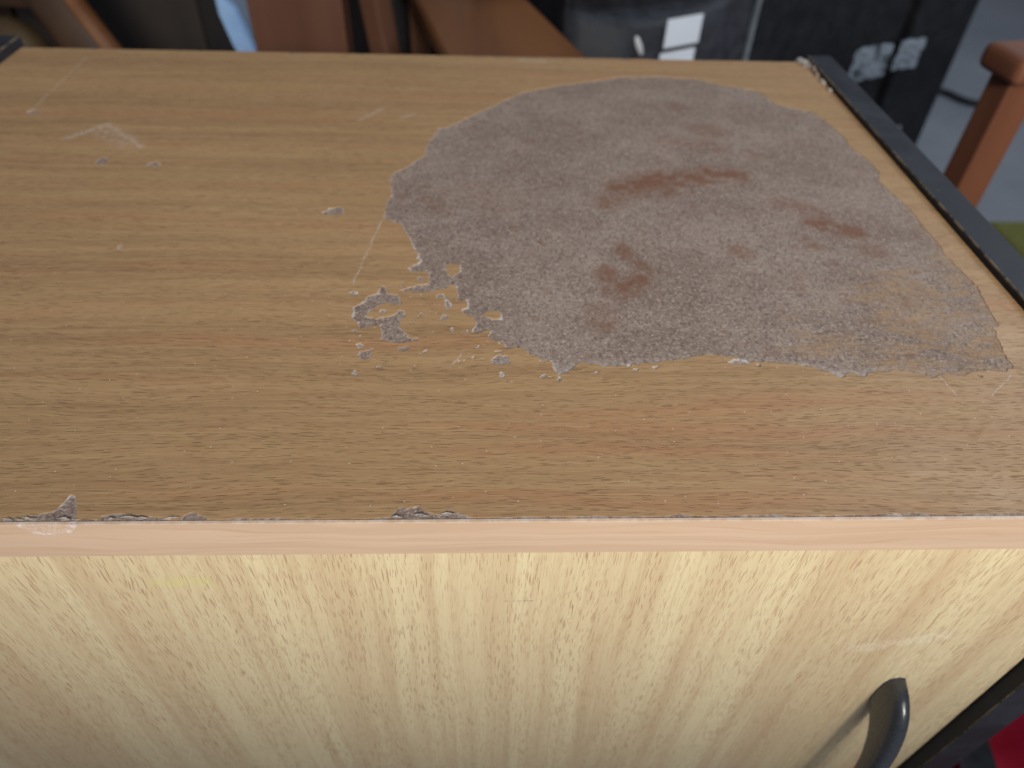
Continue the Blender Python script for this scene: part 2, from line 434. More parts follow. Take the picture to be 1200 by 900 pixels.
ISLANDS = [[(-1.8, 153.7), (2.3, 152.9), (3.2, 147.9), (7.8, 147.1), (11.9, 139.0), (10.1, 137.8), (3.6, 139.7), (-5.0, 133.3), (-6.3, 128.6), (-0.7, 124.9), (2.0, 126.4), (8.4, 129.5), (10.5, 133.4), (13.8, 133.5), (15.4, 129.1), (12.5, 126.5), (12.1, 119.7), (15.9, 113.8), (17.5, 110.9), (22.2, 110.3), (22.3, 108.1), (18.3, 106.7), (9.5, 107.3), (3.9, 108.7), (1.6, 121.1), (-7.4, 118.1), (-9.4, 122.5), (-12.5, 124.8), (-14.1, 133.2), (-12.2, 137.2), (-8.3, 141.2), (-7.8, 145.3), (-1.7, 147.8)], [(57.9, 92.4), (62.0, 97.8), (67.0, 97.2), (68.7, 92.1), (63.3, 89.9)], [(-7.2, 96.9), (-5.2, 100.3), (0.3, 102.0), (-0.4, 94.2), (-4.0, 93.9)], [(-9.1, 105.8), (-5.6, 106.8), (-4.1, 104.0), (-6.4, 102.4), (-8.3, 103.0)], [(-127.6, -0.0), (-121.6, 2.3), (-112.6, 3.9), (-110.6, 6.7), (-109.3, 9.9), (-106.7, 9.1), (-101.3, -0.2)], [(-94.2, -0.3), (-93.3, 2.5), (-86.4, 3.3), (-78.0, 2.4), (-69.6, 1.5), (-67.9, -0.5)], [(-63.1, -0.5), (-61.6, 2.3), (-58.7, 3.5), (-53.3, 1.8), (-51.0, -0.6)], [(16.4, -0.7), (19.4, 2.5), (21.9, 5.0), (24.0, 4.1), (29.3, 5.3), (32.1, 3.2), (37.9, 1.6), (42.2, 4.0), (46.3, 2.3), (49.7, 1.1), (50.7, -1.0)], [(-26.6, -0.4), (-23.6, 1.2), (-20.0, -0.4)], [(-15.0, -0.5), (-13.1, 1.5), (-9.4, -0.5)], [(59.1, -0.6), (63.1, 1.0), (80.0, 0.9), (86.7, -0.8)], [(134.4, -0.4), (136.9, 1.7), (139.2, -0.4)]]
SPOTS = [(-10.4, 116.1, 1.9, 1.3), (2.1, 132.1, 2.4, 1.6), (23.0, 130.1, 1.7, 1.4), (19.0, 125.3, 1.2, 1.2), (34.9, 127.1, 1.9, 3.1), (39.6, 117.2, 0.9, 3.0), (15.9, 102.5, 2.9, 1.5), (26.7, 100.4, 1.6, 1.5), (46.7, 116.2, 0.8, 1.2), (52.0, 104.3, 0.9, 1.3), (63.0, 101.0, 2.6, 1.3), (64.1, 84.5, 1.2, 2.9), (83.7, 93.2, 1.4, 1.2), (90.4, 82.0, 0.8, 1.2), (83.5, 82.6, 1.1, 0.9), (-6.7, 86.3, 1.0, 1.8), (5.0, 89.3, 1.5, 1.4), (7.7, 92.9, 0.8, 0.9), (1.6, 96.2, 0.5, 0.7), (1.9, 93.5, 0.7, 0.8), (-6.2, 112.0, 0.9, 0.7), (25.8, 97.0, 0.6, 0.8), (47.9, 97.8, 0.8, 1.0), (50.2, 95.3, 0.9, 0.5), (53.8, 99.9, 0.6, 0.6), (55.2, 95.4, 1.1, 0.7), (22.1, 98.4, 0.5, 0.7), (28.6, 139.1, 0.8, 0.8), (19.8, 160.8, 1.7, 2.3), (-15.0, 147.7, 3.0, 1.5), (46.7, 113.3, 0.6, 0.6), (44.2, 101.9, 0.5, 0.7), (-37.3, 232.3, 5.8, 4.1), (-42.8, 230.2, 3.1, 2.5), (-202.8, 293.2, 4.5, 5.5), (-167.1, 289.3, 4.5, 3.6), (-153.6, 189.5, 1.9, 1.8), (-281.1, 369.6, 5.5, 3.0), (181.8, 93.2, 6.0, 1.9), (190.5, 90.8, 1.7, 1.2), (229.0, 83.5, 1.7, 1.5), (240.1, 84.7, 2.1, 1.5), (110.0, 85.0, 1.2, 1.2), (129.0, 87.5, 2.1, 1.2), (139.0, 89.4, 1.7, 1.2), (85.1, 83.1, 1.2, 1.2), (91.1, 80.8, 1.2, 1.8), (-6.5, 85.3, 1.2, 1.8), (275.6, 83.0, 2.1, 1.2), (299.2, 83.1, 1.7, 1.2)]
STAINS = [([(145.6, 263.3), (157.3, 272.8), (175.7, 278.0), (190.9, 280.8), (209.5, 284.9), (226.3, 285.3)], 5.3, 1.0), ([(153.4, 265.8), (173.4, 265.1)], 5.2, 0.7), ([(135.1, 247.5), (140.3, 253.1)], 4.5, 0.8), ([(138.9, 185.1), (138.7, 194.1)], 2.6, 0.7), ([(125.4, 169.5), (122.8, 163.7), (125.6, 155.7), (128.8, 147.9), (136.7, 153.4), (144.0, 163.1), (147.9, 172.3), (146.1, 176.5)], 3.3, 0.8), ([(127.7, 150.2), (134.6, 155.0)], 2.9, 0.9), ([(115.4, 132.7), (116.8, 125.6)], 4.0, 0.6), ([(251.9, 247.9), (263.7, 240.6), (269.4, 229.2)], 4.5, 0.6), ([(265.7, 225.1), (272.6, 218.2), (284.4, 213.4)], 3.8, 0.9), ([(253.5, 201.4), (255.2, 198.6)], 2.6, 0.7), ([(206.0, 192.4), (208.4, 189.7)], 3.1, 0.7), ([(219.8, 359.2), (228.8, 355.1)], 5.3, 0.5), ([(210.9, 333.0), (225.6, 327.9)], 3.8, 0.5), ([(189.3, 336.5), (211.2, 334.4)], 3.9, 0.4), ([(248.3, 317.8), (251.7, 316.5)], 3.2, 0.4), ([(25.2, 243.0), (29.8, 235.8)], 3.2, 0.4), ([(286.7, 194.5), (291.6, 190.9)], 3.2, 0.5), ([(51.1, 257.7), (64.9, 247.1)], 7.7, 0.25), ([(208.1, 401.3), (214.1, 396.6)], 3.5, 0.4)]
RESIDUE = [[(198.8, 95.8), (227.1, 109.0), (246.3, 112.5), (245.7, 99.2), (220.9, 90.9)], [(264.7, 161.2), (298.2, 170.0), (317.7, 157.8), (309.5, 130.6), (287.1, 112.8), (268.7, 123.1)], [(295.9, 102.7), (312.8, 109.5), (307.1, 89.9), (287.8, 86.1)], [(234.5, 92.8), (270.5, 105.9), (286.8, 93.0), (263.0, 88.5)], [(324.1, 187.8), (329.9, 183.4), (326.1, 149.8), (319.3, 145.9)], [(216.9, 126.3), (226.1, 119.3), (218.2, 109.0)]]
SCRATCH = [[(-6.8, 227.9), (-16.5, 154.9)], [(-286.8, 483.0), (-284.2, 371.0)], [(43.9, 98.3), (38.4, 87.8)], [(277.2, 83.6), (280.8, 70.0)], [(-239.7, 326.7), (-219.9, 349.7)], [(-219.3, 349.7), (-184.3, 315.2)], [(314.7, 83.7), (295.8, 68.3)], [(-39.7, 363.5), (-24.5, 384.1)], [(-8.1, 369.2), (1.8, 375.7)], [(87.5, 494.2), (110.2, 491.2)]]
# ------------------------------------------------------------------ the floor
WD, DP, TH = 0.350, 0.5023, 0.0224          # half width, depth and thickness of the cabinet top
floor_m = plain('grey_blue_floor', (0.20, 0.215, 0.245), (0.26, 0.275, 0.305), 0.45, 2.2, bump=0.001)
fl = mesh_obj('floor', [(-4, -2.5, FLOOR), (5, -2.5, FLOOR), (5, 6.5, FLOOR), (-4, 6.5, FLOOR)], [(0, 1, 2, 3)], floor_m)
tag(fl, 'smooth grey blue floor of the room', kind='structure')

# ------------------------------------------------------------------ fields for the peeled top (millimetres)
def vnoise(x, y, scale, seed):
    r = np.random.default_rng(seed)
    T = r.random((256, 256))
    X, Y = x / scale + 100, y / scale + 100
    i, j = np.floor(X).astype(int), np.floor(Y).astype(int)
    fx, fy = X - i, Y - j
    fx, fy = fx * fx * (3 - 2 * fx), fy * fy * (3 - 2 * fy)
    g = lambda a, b: T[a % 256, b % 256]
    return (g(i, j) * (1 - fx) + g(i + 1, j) * fx) * (1 - fy) + (g(i, j + 1) * (1 - fx) + g(i + 1, j + 1) * fx) * fy

def fbm(x, y, scale, seed, octs=3):
    s, a, t = 0, 1.0, 0
    for k in range(octs):
        s = s + a * (vnoise(x, y, scale / 2 ** k, seed + k) - 0.5) * 2
        t += a
        a *= 0.55
    return s / t

def sdf_poly(x, y, P):
    """positive inside, in mm"""
    d2 = np.full(x.shape, 1e12)
    inside = np.zeros(x.shape, bool)
    n = len(P)
    for k in range(n):
        ax, ay = P[k]
        bx, by = P[(k + 1) % n]
        ex, ey = bx - ax, by - ay
        wx, wy = x - ax, y - ay
        t = np.clip((wx * ex + wy * ey) / (ex * ex + ey * ey + 1e-9), 0, 1)
        d2 = np.minimum(d2, (wx - ex * t) ** 2 + (wy - ey * t) ** 2)
        c = ((ay <= y) & (by > y)) | ((by <= y) & (ay > y))
        with np.errstate(divide='ignore', invalid='ignore'):
            xi = ax + (y - ay) / (by - ay if by != ay else 1e-9) * ex
        inside ^= c & (x < xi)
    d = np.sqrt(d2)
    return np.where(inside, d, -d)

def sdf_line(x, y, P):
    d2 = np.full(x.shape, 1e12)
    for (ax, ay), (bx, by) in zip(P[:-1], P[1:]):
        ex, ey = bx - ax, by - ay
        wx, wy = x - ax, y - ay
        t = np.clip((wx * ex + wy * ey) / (ex * ex + ey * ey + 1e-9), 0, 1)
        d2 = np.minimum(d2, (wx - ex * t) ** 2 + (wy - ey * t) ** 2)
    return np.sqrt(d2)

def sub(x, y, P, F, fn, pad=12):
    """evaluate fn only near P and merge by max into F"""
    P = np.array(P)
    m = (x > P[:, 0].min() - pad) & (x < P[:, 0].max() + pad) & (y > P[:, 1].min() - pad) & (y < P[:, 1].max() + pad)
    F[m] = np.maximum(F[m], fn(x[m], y[m]))

def smooth(a, lo, hi):
    t = np.clip((a - lo) / (hi - lo), 0, 1)
    return t * t * (3 - 2 * t)

ISLANDS = [[(px, py * (1.4 if max(b for a, b in P) < 12 else 1.0)) for px, py in P] for P in ISLANDS]   # front chips
NX, NY = 1000, 717
gx = np.linspace(-WD * 1000, WD * 1000, NX + 1)
gy = np.linspace(0.35, DP * 1000, NY + 1)
GX, GY = np.meshgrid(gx, gy, indexing='ij')

wxf = 1.3 * fbm(GX, GY, 6.0, 11) + 0.95 * fbm(GX, GY, 1.9, 21, 2)
wyf = 1.6 * fbm(GX, GY, 6.0, 31) + 1.1 * fbm(GX, GY, 1.9, 41, 2)
near = smooth(GY, 30, 60)
QX, QY = GX + wxf * (0.35 + 0.65 * near), GY + wyf * (0.25 + 0.75 * near)
QXm, QYm = GX + 2.0 * wxf, GY + 2.2 * wyf
F = np.full(GX.shape, -30.0)
sub(QX, QY, MAIN, F, lambda a, b: sdf_poly(a, b, MAIN), 30)
# the far and right rims are more broken than the polygon
for P in HOLES:
    F = np.minimum(F, -sdf_poly(QX, QY, P))
for P in ISLANDS:
    sub(QX, QY, P, F, lambda a, b: sdf_poly(a, b, P))
for (cx, cy, ax, ay) in SPOTS:
    sub(QX, QY, [(cx - ax, cy - ay), (cx + ax, cy + ay)], F,
        lambda a, b: (1 - np.hypot((a - cx) / ax, (b - cy) / ay)) * min(ax, ay))
# crumbs of bare board strewn round the ragged lower left of the big patch
r = np.random.default_rng(3)
for k in range(170):
    cx, cy = r.uniform(-12, 95), r.uniform(78, 170)
    if cx > 30 + (130 - cy) * 0.9 + 30 or r.random() < 0.35:
        continue
    ax, ay = r.uniform(0.3, 0.75) * r.uniform(0.8, 1.5), r.uniform(0.45, 1.0)
    sub(QX, QY, [(cx - ax, cy - ay), (cx + ax, cy + ay)], F,
        lambda a, b: (1 - np.hypot((a - cx) / ax, (b - cy) / ay)) * min(ax, ay), 5)
# the worn front edge: a narrow bare line with ragged upper limit
edge = 1.4 + 1.2 * fbm(GX, GY * 0 + 3, 9.0, 61, 4) + 0.7 * smooth(GX, -60, 330)
F = np.maximum(F, edge - GY)
# the far edge is nibbled too
F = np.maximum(F, (GY - DP * 1000) + 0.9 + 2.6 * smooth(fbm(GX, GY * 0, 14, 71, 4), 0.15, 0.6))

STAIN = np.zeros(GX.shape)
for P, rad, s in STAINS:
    rad *= 0.95 if len(P) > 6 else 1.15
    d = sdf_line(QXm, QYm, P)
    STAIN = np.maximum(STAIN, s * smooth(rad * 2.3 - d, -rad * 0.7, rad * 1.5))
STAIN *= 0.35 + 0.65 * smooth(fbm(GX, GY, 7, 91, 4), -0.5, 0.35)
STAIN = np.maximum(STAIN, 0.35 * smooth(fbm(GX, GY, 9, 95, 4), 0.34, 0.62))
RES = np.zeros(GX.shape)
for P in RESIDUE:
    d = sdf_poly(QXm + 4 * fbm(GX, GY, 15, 51), QYm + 4 * fbm(GX, GY, 15, 55), P)
    RES = np.maximum(RES, 0.8 * smooth(d, -16, 12))
right = smooth(GX, 180, 300) * smooth(230 - GY, 0, 90)
streak = fbm(GX * 0.2, GY, 3.4, 81, 4)
RES = smooth(RES * 0.9 + right * 0.35 + streak * 1.15, 0.40, 0.90) * np.clip(RES + right * 0.8, 0, 1)
RES = RES * (0.30 + 0.55 * smooth(fbm(GX * 0.6, GY, 2.6, 181, 3) + 0.25 * streak, -0.25, 0.35))
fade = smooth(GX, 215, 300) * smooth(260 - GY, 0, 60)
RES = np.maximum(RES, fade * smooth(9 - F + 5 * fbm(GX * 0.5, GY, 5, 191, 4), 0, 12) * (0.35 + 0.6 * smooth(fbm(GX * 0.5, GY, 2.4, 195, 3), -0.35, 0.3)))
RIM = smooth(0.95 - F + 0.8 * fbm(GX, GY, 7, 77), 0, 1.0) * (1 - 0.6 * right) * (1 - fade) * (1 - 0.5 * smooth(GY, 180, 330))
RIM = np.maximum(RIM, 0.4 * (1 - fade) * smooth(5 - F, 0, 5) * smooth(95 - GY, -8, 10) * smooth(GY, 40, 60))   # pale paper fringe at the near rim
RIM = np.where(GY < 8, np.where(F < edge - GY + 0.3, 0.22 + 0.7 * fbm(GX, GY, 3, 97), 0.35 * (RIM > 0.5)), RIM)
HGT = 0.16 * fade + 0.07 * fbm(GX, GY, 2.2, 101, 2) + 0.05 * fbm(GX, GY, 30, 111, 2)

def set_attr(me, name, vals):
    a = me.attributes.new(name, 'FLOAT', 'POINT')
    a.data.foreach_set('value', np.asarray(vals, dtype=np.float32))

def mesh_np(name, V, faces3=None, faces4=None, mat=None, parent=None):
    me = bpy.data.meshes.new(name)
    n3 = 0 if faces3 is None else len(faces3)
    n4 = 0 if faces4 is None else len(faces4)
    me.vertices.add(len(V))
    me.vertices.foreach_set('co', np.asarray(V, dtype=np.float32).ravel())
    loops = []
    starts = []
    if n3:
        loops.append(np.asarray(faces3).ravel()); starts.append(np.arange(n3) * 3)
    if n4:
        loops.append(np.asarray(faces4).ravel()); starts.append(n3 * 3 + np.arange(n4) * 4)
    L = np.concatenate(loops).astype(np.int32)
    me.loops.add(len(L))
    me.loops.foreach_set('vertex_index', L)
    me.polygons.add(n3 + n4)
    me.polygons.foreach_set('loop_start', np.concatenate(starts).astype(np.int32))
    me.update(calc_edges=True)
    me.validate()
    me.materials.append(mat)
    o = bpy.data.objects.new(name, me)
    C.objects.link(o)
    o.parent = parent
    return o

idx = np.arange((NX + 1) * (NY + 1)).reshape(NX + 1, NY + 1)
corner = lambda A: np.stack([A[:-1, :-1], A[1:, :-1], A[1:, 1:], A[:-1, 1:]], -1)
cF, cI = corner(F), corner(idx)

lam_m, core_m, door_m, band_m = laminate_material(), exposed_material(), door_material(), band_material()
black_m, worn_m = black_material(), worn_edge_material()
chip_m = plain('bare_chipboard', (0.30, 0.24, 0.19), (0.42, 0.35, 0.28), 0.8, 300.0)

cabinet = empty('cabinet', (0, 0, FLOOR), 'wooden cabinet with black sides, its beech top peeled bare in a big grey patch', 'cabinet')
def under(o, parent):
    o.parent = parent
    o.matrix_parent_inverse = Matrix.Translation((0, 0, -FLOOR)) if parent is cabinet else Matrix()
    return o

top = under(box('top_board', (-WD, 0.0007, -TH), (WD, DP, -0.0010), chip_m, None, 0), cabinet)

# bare fibre surface wherever the laminate is gone (and a little under its rim)
use = cF.max(-1) > -1.5
q = cI[use]
ids, inv = np.unique(q, return_inverse=True)
V = np.stack([GX.ravel()[ids], GY.ravel()[ids], -0.42 + HGT.ravel()[ids]], -1) / 1000
core = mesh_np('bare_board', V, None, inv.reshape(-1, 4), core_m, top)
core['label'] = 'bare grey brown board where the veneer has peeled away, stained rusty brown'
for nm, A in (('stain', STAIN), ('residue', RES), ('rim', RIM)):
    set_attr(core.data, nm, np.clip(A.ravel()[ids], 0, 1))

# the laminate: whole blocks where nothing is missing, cells clipped along the torn outline elsewhere
verts, quads, tris, walls = [], [], [], []
nv = 0
BL = 8
keep_all = cF.max(-1) < 0
part = (~keep_all) & (cF.min(-1) < 0)
block_done = np.zeros(keep_all.shape, bool)
for bi in range(0, NX, BL):
    for bj in range(0, NY, BL):
        s = keep_all[bi:bi + BL, bj:bj + BL]
        if s.all():
            i1, j1 = min(bi + BL, NX), min(bj + BL, NY)
            quads.append((idx[bi, bj], idx[i1, bj], idx[i1, j1], idx[bi, j1]))
            block_done[bi:i1, bj:j1] = True
cells = keep_all & ~block_done
quads = np.concatenate([np.array(quads), cI[cells]])
gid, ginv = np.unique(quads, return_inverse=True)
V0 = np.stack([GX.ravel()[gid], GY.ravel()[gid], np.zeros(len(gid))], -1)
Q0 = ginv.reshape(-1, 4)
T = np.concatenate([cI[part][:, [0, 1, 2]], cI[part][:, [0, 2, 3]]])
TF, TX, TY = F.ravel()[T], GX.ravel()[T], GY.ravel()[T]
P3 = np.stack([TX, TY], -1)
inn = TF < 0
cnt = inn.sum(1)
out_v, out_t, out_q = [], [], []
base = len(V0)
def lerp(P, f, a, b):
    t = f[:, a] / (f[:, a] - f[:, b])
    return P[:, a] + (P[:, b] - P[:, a]) * t[:, None]
def push(pts):
    global base
    n = len(pts[0])
    k = len(pts)
    out_v.append(np.concatenate([np.concatenate([p, np.zeros((n, 1))], 1) if p.shape[1] == 2 else p for p in pts]))
    ids_ = np.stack([base + i * n + np.arange(n) for i in range(k)], -1)
    base += n * k
    return ids_
def down(p):
    return np.concatenate([p, np.full((len(p), 1), -0.60)], 1)
m = cnt == 3
out_t.append(push([P3[m][:, 0], P3[m][:, 1], P3[m][:, 2]]))
for k in range(3):
    o1, o2 = (k + 1) % 3, (k + 2) % 3
    m = (cnt == 1) & inn[:, k]
    P, f = P3[m], TF[m]
    a, b = lerp(P, f, k, o1), lerp(P, f, k, o2)
    out_t.append(push([P[:, k], a, b]))
    out_q.append(push([a, down(a), down(b), b]))
    m = (cnt == 2) & ~inn[:, k]
    P, f = P3[m], TF[m]
    a, b = lerp(P, f, o1, k), lerp(P, f, o2, k)
    out_q.append(push([P[:, o1], P[:, o2], b, a]))
    out_q.append(push([b, down(b), down(a), a]))
V = np.concatenate([V0] + out_v) / 1000
lam = mesh_np('veneer', V, np.concatenate(out_t), np.concatenate([Q0] + out_q), lam_m, top)
lam['label'] = 'brown beech veneer on the cabinet top, torn away round the bare patch'

# pinkish edge band along the front of the top
bm = box_bm((-WD, -0.0006, -TH), (WD, 0.0006, -0.00015), 0)
band = under(bm_obj('edge_band', bm, band_m), cabinet)
band['label'] = 'pinkish beech edge strip along the front of the top, scuffed at one chip'

# black side panels standing a little proud of top and front
def side_panel(x0, x1, rise, inner):
    bm = box_bm((x0, -0.0065, FLOOR), (x1, DP + 0.004, rise), 0)
    bmesh.ops.bevel(bm, geom=list(bm.edges), offset=0.0011, segments=2, profile=0.6, affect='EDGES')
    bm.normal_update()
    for f in bm.faces:
        c, n = f.calc_center_median(), f.normal
        f.material_index = 1 if (abs(c.x - inner) < 0.0014 and c.z > rise - 0.0014 and 0.15 < abs(n.x) < 0.99 and n.z > 0.15) or \
            (abs(c.x - inner) < 0.0014 and c.y < -0.0052 and 0.5 < abs(n.x) < 0.99) else 0
    o = bm_obj('side_panel', bm, None, None, mats=[black_m, worn_m])
    return under(o, cabinet)
pr_ = side_panel(WD + 0.0003, WD + 0.0225, 0.0045, WD)
pr_['label'] = 'black side panel with worn inner edge beside the peeled patch'
pl_ = side_panel(-WD - 0.0225, -WD - 0.0003, 0.0085, -WD)
pl_['label'] = 'black side panel at the far left of the top'

# chipped, flaking bits at the far end of the right panel
fl_m = plain('flaked_filler', (0.26, 0.235, 0.21), (0.52, 0.49, 0.46), 0.8, 400.0)
r = random.Random(5)
for k, (x, y, s, h) in enumerate(((0.346, 0.499, 0.0042, 0.004), (0.3475, 0.490, 0.003, 0.0035), (0.343, 0.5005, 0.003, 0.003), (0.3480, 0.472, 0.0024, 0.0035),
                                  (0.3485, 0.455, 0.0020, 0.003), (0.349, 0.481, 0.002, 0.0048), (0.3478, 0.436, 0.0016, 0.0025))):
    bm = bmesh.new()
    bmesh.ops.create_icosphere(bm, subdivisions=2, radius=1)
    for v in bm.verts:
        j = 1 + r.uniform(-0.35, 0.35)
        v.co = Vector((x + v.co.x * s * j, y + v.co.y * s * 2.4 * j, max(v.co.z, -0.2) * h * 0.75 * j))
    o = bm_obj('paint_flake', bm, fl_m if k % 2 == 0 else core_m)
    o.parent = pr_
    o['label'] = 'pale flaking chip at the far corner of the panel'

# splinters of torn veneer lifting at the front chips
sp_m = plain('torn_veneer_paper', (0.20, 0.16, 0.14), (0.40, 0.36, 0.34), 0.8, 500.0)
for k in range(13):
    x = r.choice([r.uniform(-0.128, -0.100), r.uniform(-0.095, -0.055), r.uniform(0.020, 0.056)])
    y = 0.0012 + abs(r.gauss(0, 0.0012))
    L, w, a = r.uniform(0.0012, 0.004), r.uniform(0.0003, 0.0008), r.uniform(-0.5, 0.5)
    bm = bmesh.new()
    d, n = Vector((math.cos(a), math.sin(a) * 0.4, 0)), Vector((-math.sin(a), math.cos(a), 0))
    P = Vector((x, y, -0.0003))
    pts = [P - d * L, P - n * w + Vector((0, 0, 0.0003)), P + d * L + Vector((0, 0, 0.0004)), P + n * w + Vector((0, 0, 0.0006))]
    lo = [bm.verts.new(p) for p in pts]
    hi = [bm.verts.new(p + Vector((0, 0, 0.00025))) for p in pts]
    bm.faces.new(lo); bm.faces.new(hi)
    for i in range(4):
        bm.faces.new((lo[i], lo[(i + 1) % 4], hi[(i + 1) % 4], hi[i]))
    o = bm_obj('splinter', bm, sp_m)
    o.parent = top

# carcass and door
inner_m = plain('plain_carcass_board', (0.40, 0.31, 0.20), (0.46, 0.36, 0.24), 0.6, 20.0)
under(box('back_panel', (-WD, DP - 0.006, FLOOR + 0.06), (WD, DP - 0.001, -TH - 0.0005), inner_m, None, 0), cabinet)
under(box('bottom_board', (-WD, 0.024, FLOOR + 0.05), (WD, DP - 0.007, FLOOR + 0.068), inner_m, None, 0), cabinet)
door = under(box('door', (-WD + 0.001, 0.0028, FLOOR + 0.045), (WD - 0.001, 0.0208, -TH - 0.0008), door_m, None, 0.0005, 1), cabinet)
door['label'] = 'pale beech door with upright grain and a dark curved handle'

# the bow handle: lofted along an arch in the plane square to the door
def handle():
    x0, x1 = 0.2818, 0.2935
    outer = [(0.003, -0.157), (-0.004, -0.1567), (-0.011, -0.159), (-0.018, -0.166), (-0.0235, -0.178), (-0.028, -0.197), (-0.031, -0.225), (-0.032, -0.260)]
    inner = [(0.003, -0.190), (-0.001, -0.193), (-0.006, -0.199), (-0.011, -0.208), (-0.016, -0.223), (-0.019, -0.240), (-0.021, -0.250), (-0.022, -0.260)]
    mir = lambda L: L + [(y, -0.52 - z) for y, z in reversed(L[:-1])]
    def dense(L, per=4):
        out = []
        for i in range(len(L) - 1):
            a, b = Vector(L[i]), Vector(L[i + 1])
            p0 = Vector(L[i - 1]) if i else a * 2 - b
            p3 = Vector(L[i + 2]) if i + 2 < len(L) else b * 2 - a
            for k in range(per):
                t = k / per
                out.append(0.5 * ((2 * a) + (b - p0) * t + (2 * p0 - 5 * a + 4 * b - p3) * t * t + (3 * a - p0 - 3 * b + p3) * t ** 3))
        return out + [Vector(L[-1])]
    O, I = dense(mir(outer)), dense(mir(inner))
    n = len(O) - 1
    V, Fc = [], []
    ring = 20
    for i, (po, pi) in enumerate(zip(O, I)):
        e = abs(2 * i / n - 1) ** 4
        x1 = 0.2918 + 0.0040 * e
        for k in range(ring):
            a = 2 * math.pi * k / ring
            ca, sa = math.cos(a), math.sin(a)
            # superellipse: flat sides, domed outer face
            fx = math.copysign(abs(ca) ** (0.7 if sa > 0 else 0.5), ca)
            fn = math.copysign(abs(sa) ** (0.75 if sa > 0 else 0.45), sa)
            wgt = 0.5 + 0.5 * fn
            p = pi + (po - pi) * wgt
            V.append(((x0 + x1) / 2 + (x1 - x0) / 2 * fx, p.x, p.y))
    for i in range(n):
        for k in range(ring):
            Fc.append((i * ring + k, i * ring + (k + 1) % ring, (i + 1) * ring + (k + 1) % ring, (i + 1) * ring + k))
    Fc.append(tuple(range(ring)))
    Fc.append(tuple(n * ring + k for k in reversed(range(ring))))
    nt = NT('dark_handle_metal')
    p = nt.vmath('MULTIPLY', nt.coord(), (1000, 1000, 1000))
    n1 = nt.noise(p, 0.25, 4, 0.6)
    m = nt.done(nt.mix(n1, (0.022, 0.027, 0.036), (0.040, 0.046, 0.058)), nt.ramp(n1, 0.3, 0.7, 0.24, 0.32), 0.8)
    o = mesh_obj('handle', V, Fc, m, door, smooth=True)
    o['label'] = 'dark grey bow handle on the door'
    return o
handle()
# ------------------------------------------------------------------ things behind and beside the cabinet
wood_stretch = (1.0, 1.0, 0.12)
brown_m = plain('brown_varnished_wood', (0.110, 0.050, 0.026), (0.165, 0.078, 0.040), 0.38, 14, (1, 1, 0.1))
amber_m = plain('amber_varnished_wood', (0.130, 0.052, 0.020), (0.185, 0.078, 0.030), 0.36, 12, (1, 0.12, 1))
orange_m = plain('lit_orange_wood', (0.115, 0.042, 0.013), (0.150, 0.060, 0.020), 0.36, 12, (1, 1, 0.12))
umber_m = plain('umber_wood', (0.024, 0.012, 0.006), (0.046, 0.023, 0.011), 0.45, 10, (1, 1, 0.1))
redwood_m = plain('red_brown_wood', (0.070, 0.030, 0.018), (0.105, 0.045, 0.026), 0.38, 14, (1, 1, 0.1))

# black equipment cabinet, turned 25 degrees, its right end farther away
ANG = math.radians(25)
case = empty('equipment_cabinet', (0.194, 1.104, FLOOR), 'big black equipment cabinet with white and silver stickers behind the wooden cabinet', 'cabinet', ANG)
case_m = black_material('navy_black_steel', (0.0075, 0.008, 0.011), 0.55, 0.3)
case2_m = black_material('slate_plastic', (0.016, 0.018, 0.024), 0.58, 0.2)
trim_m = plain('steel_edge', (0.12, 0.14, 0.17), (0.20, 0.23, 0.27), 0.35, 30)
Z = -FLOOR
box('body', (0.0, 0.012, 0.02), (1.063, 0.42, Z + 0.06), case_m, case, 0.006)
# left front panel with a bulged, rounded top lip
V, Fc = [], []
nu, prof = 24, [(0.0, 0.02), (0.0, Z - 0.168), (0.004, Z - 0.156), (0.012, Z - 0.151), (0.022, Z - 0.150)]
for i in range(nu + 1):
    t = i / nu
    x = 0.006 + t * 0.398
    bul = 0.050 * (1 - (2 * t - 0.75) ** 2 * 0.8) if t < 1.2 else 0
    bul = max(bul, 0.004) * min(1.0, 0.12 + 2.2 * min(t, 1 - t) ** 0.6)
    for (dy, z) in prof:
        y = -bul + dy * (1 + bul / 0.02)
        V.append((x, min(y, 0.014), z + (0.016 * (2 * t - 0.8) ** 2 if z > 0.1 else 0)))
n = len(prof)
for i in range(nu):
    for k in range(n - 1):
        Fc.append((i * n + k, (i + 1) * n + k, (i + 1) * n + k + 1, i * n + k + 1))
Fc.append(tuple(range(n)))
Fc.append(tuple(nu * n + k for k in reversed(range(n))))
bp = mesh_obj('bulged_front_panel', V, Fc, case2_m, case, smooth=True)
box('upper_panel', (0.010, 0.004, Z - 0.10), (0.405, 0.014, Z + 0.05), case_m, case, 0.003)
box('edge_strip', (0.4085, -0.004, 0.02), (0.4165, 0.013, Z + 0.05), trim_m, case, 0.002)
box('door_panel', (0.424, 0.000, 0.02), (0.845, 0.0135, Z + 0.05), case_m, case, 0.004)
box('corner_post', (0.868, -0.010, 0.02), (1.060, 0.0135, Z + 0.05), case_m, case, 0.006)
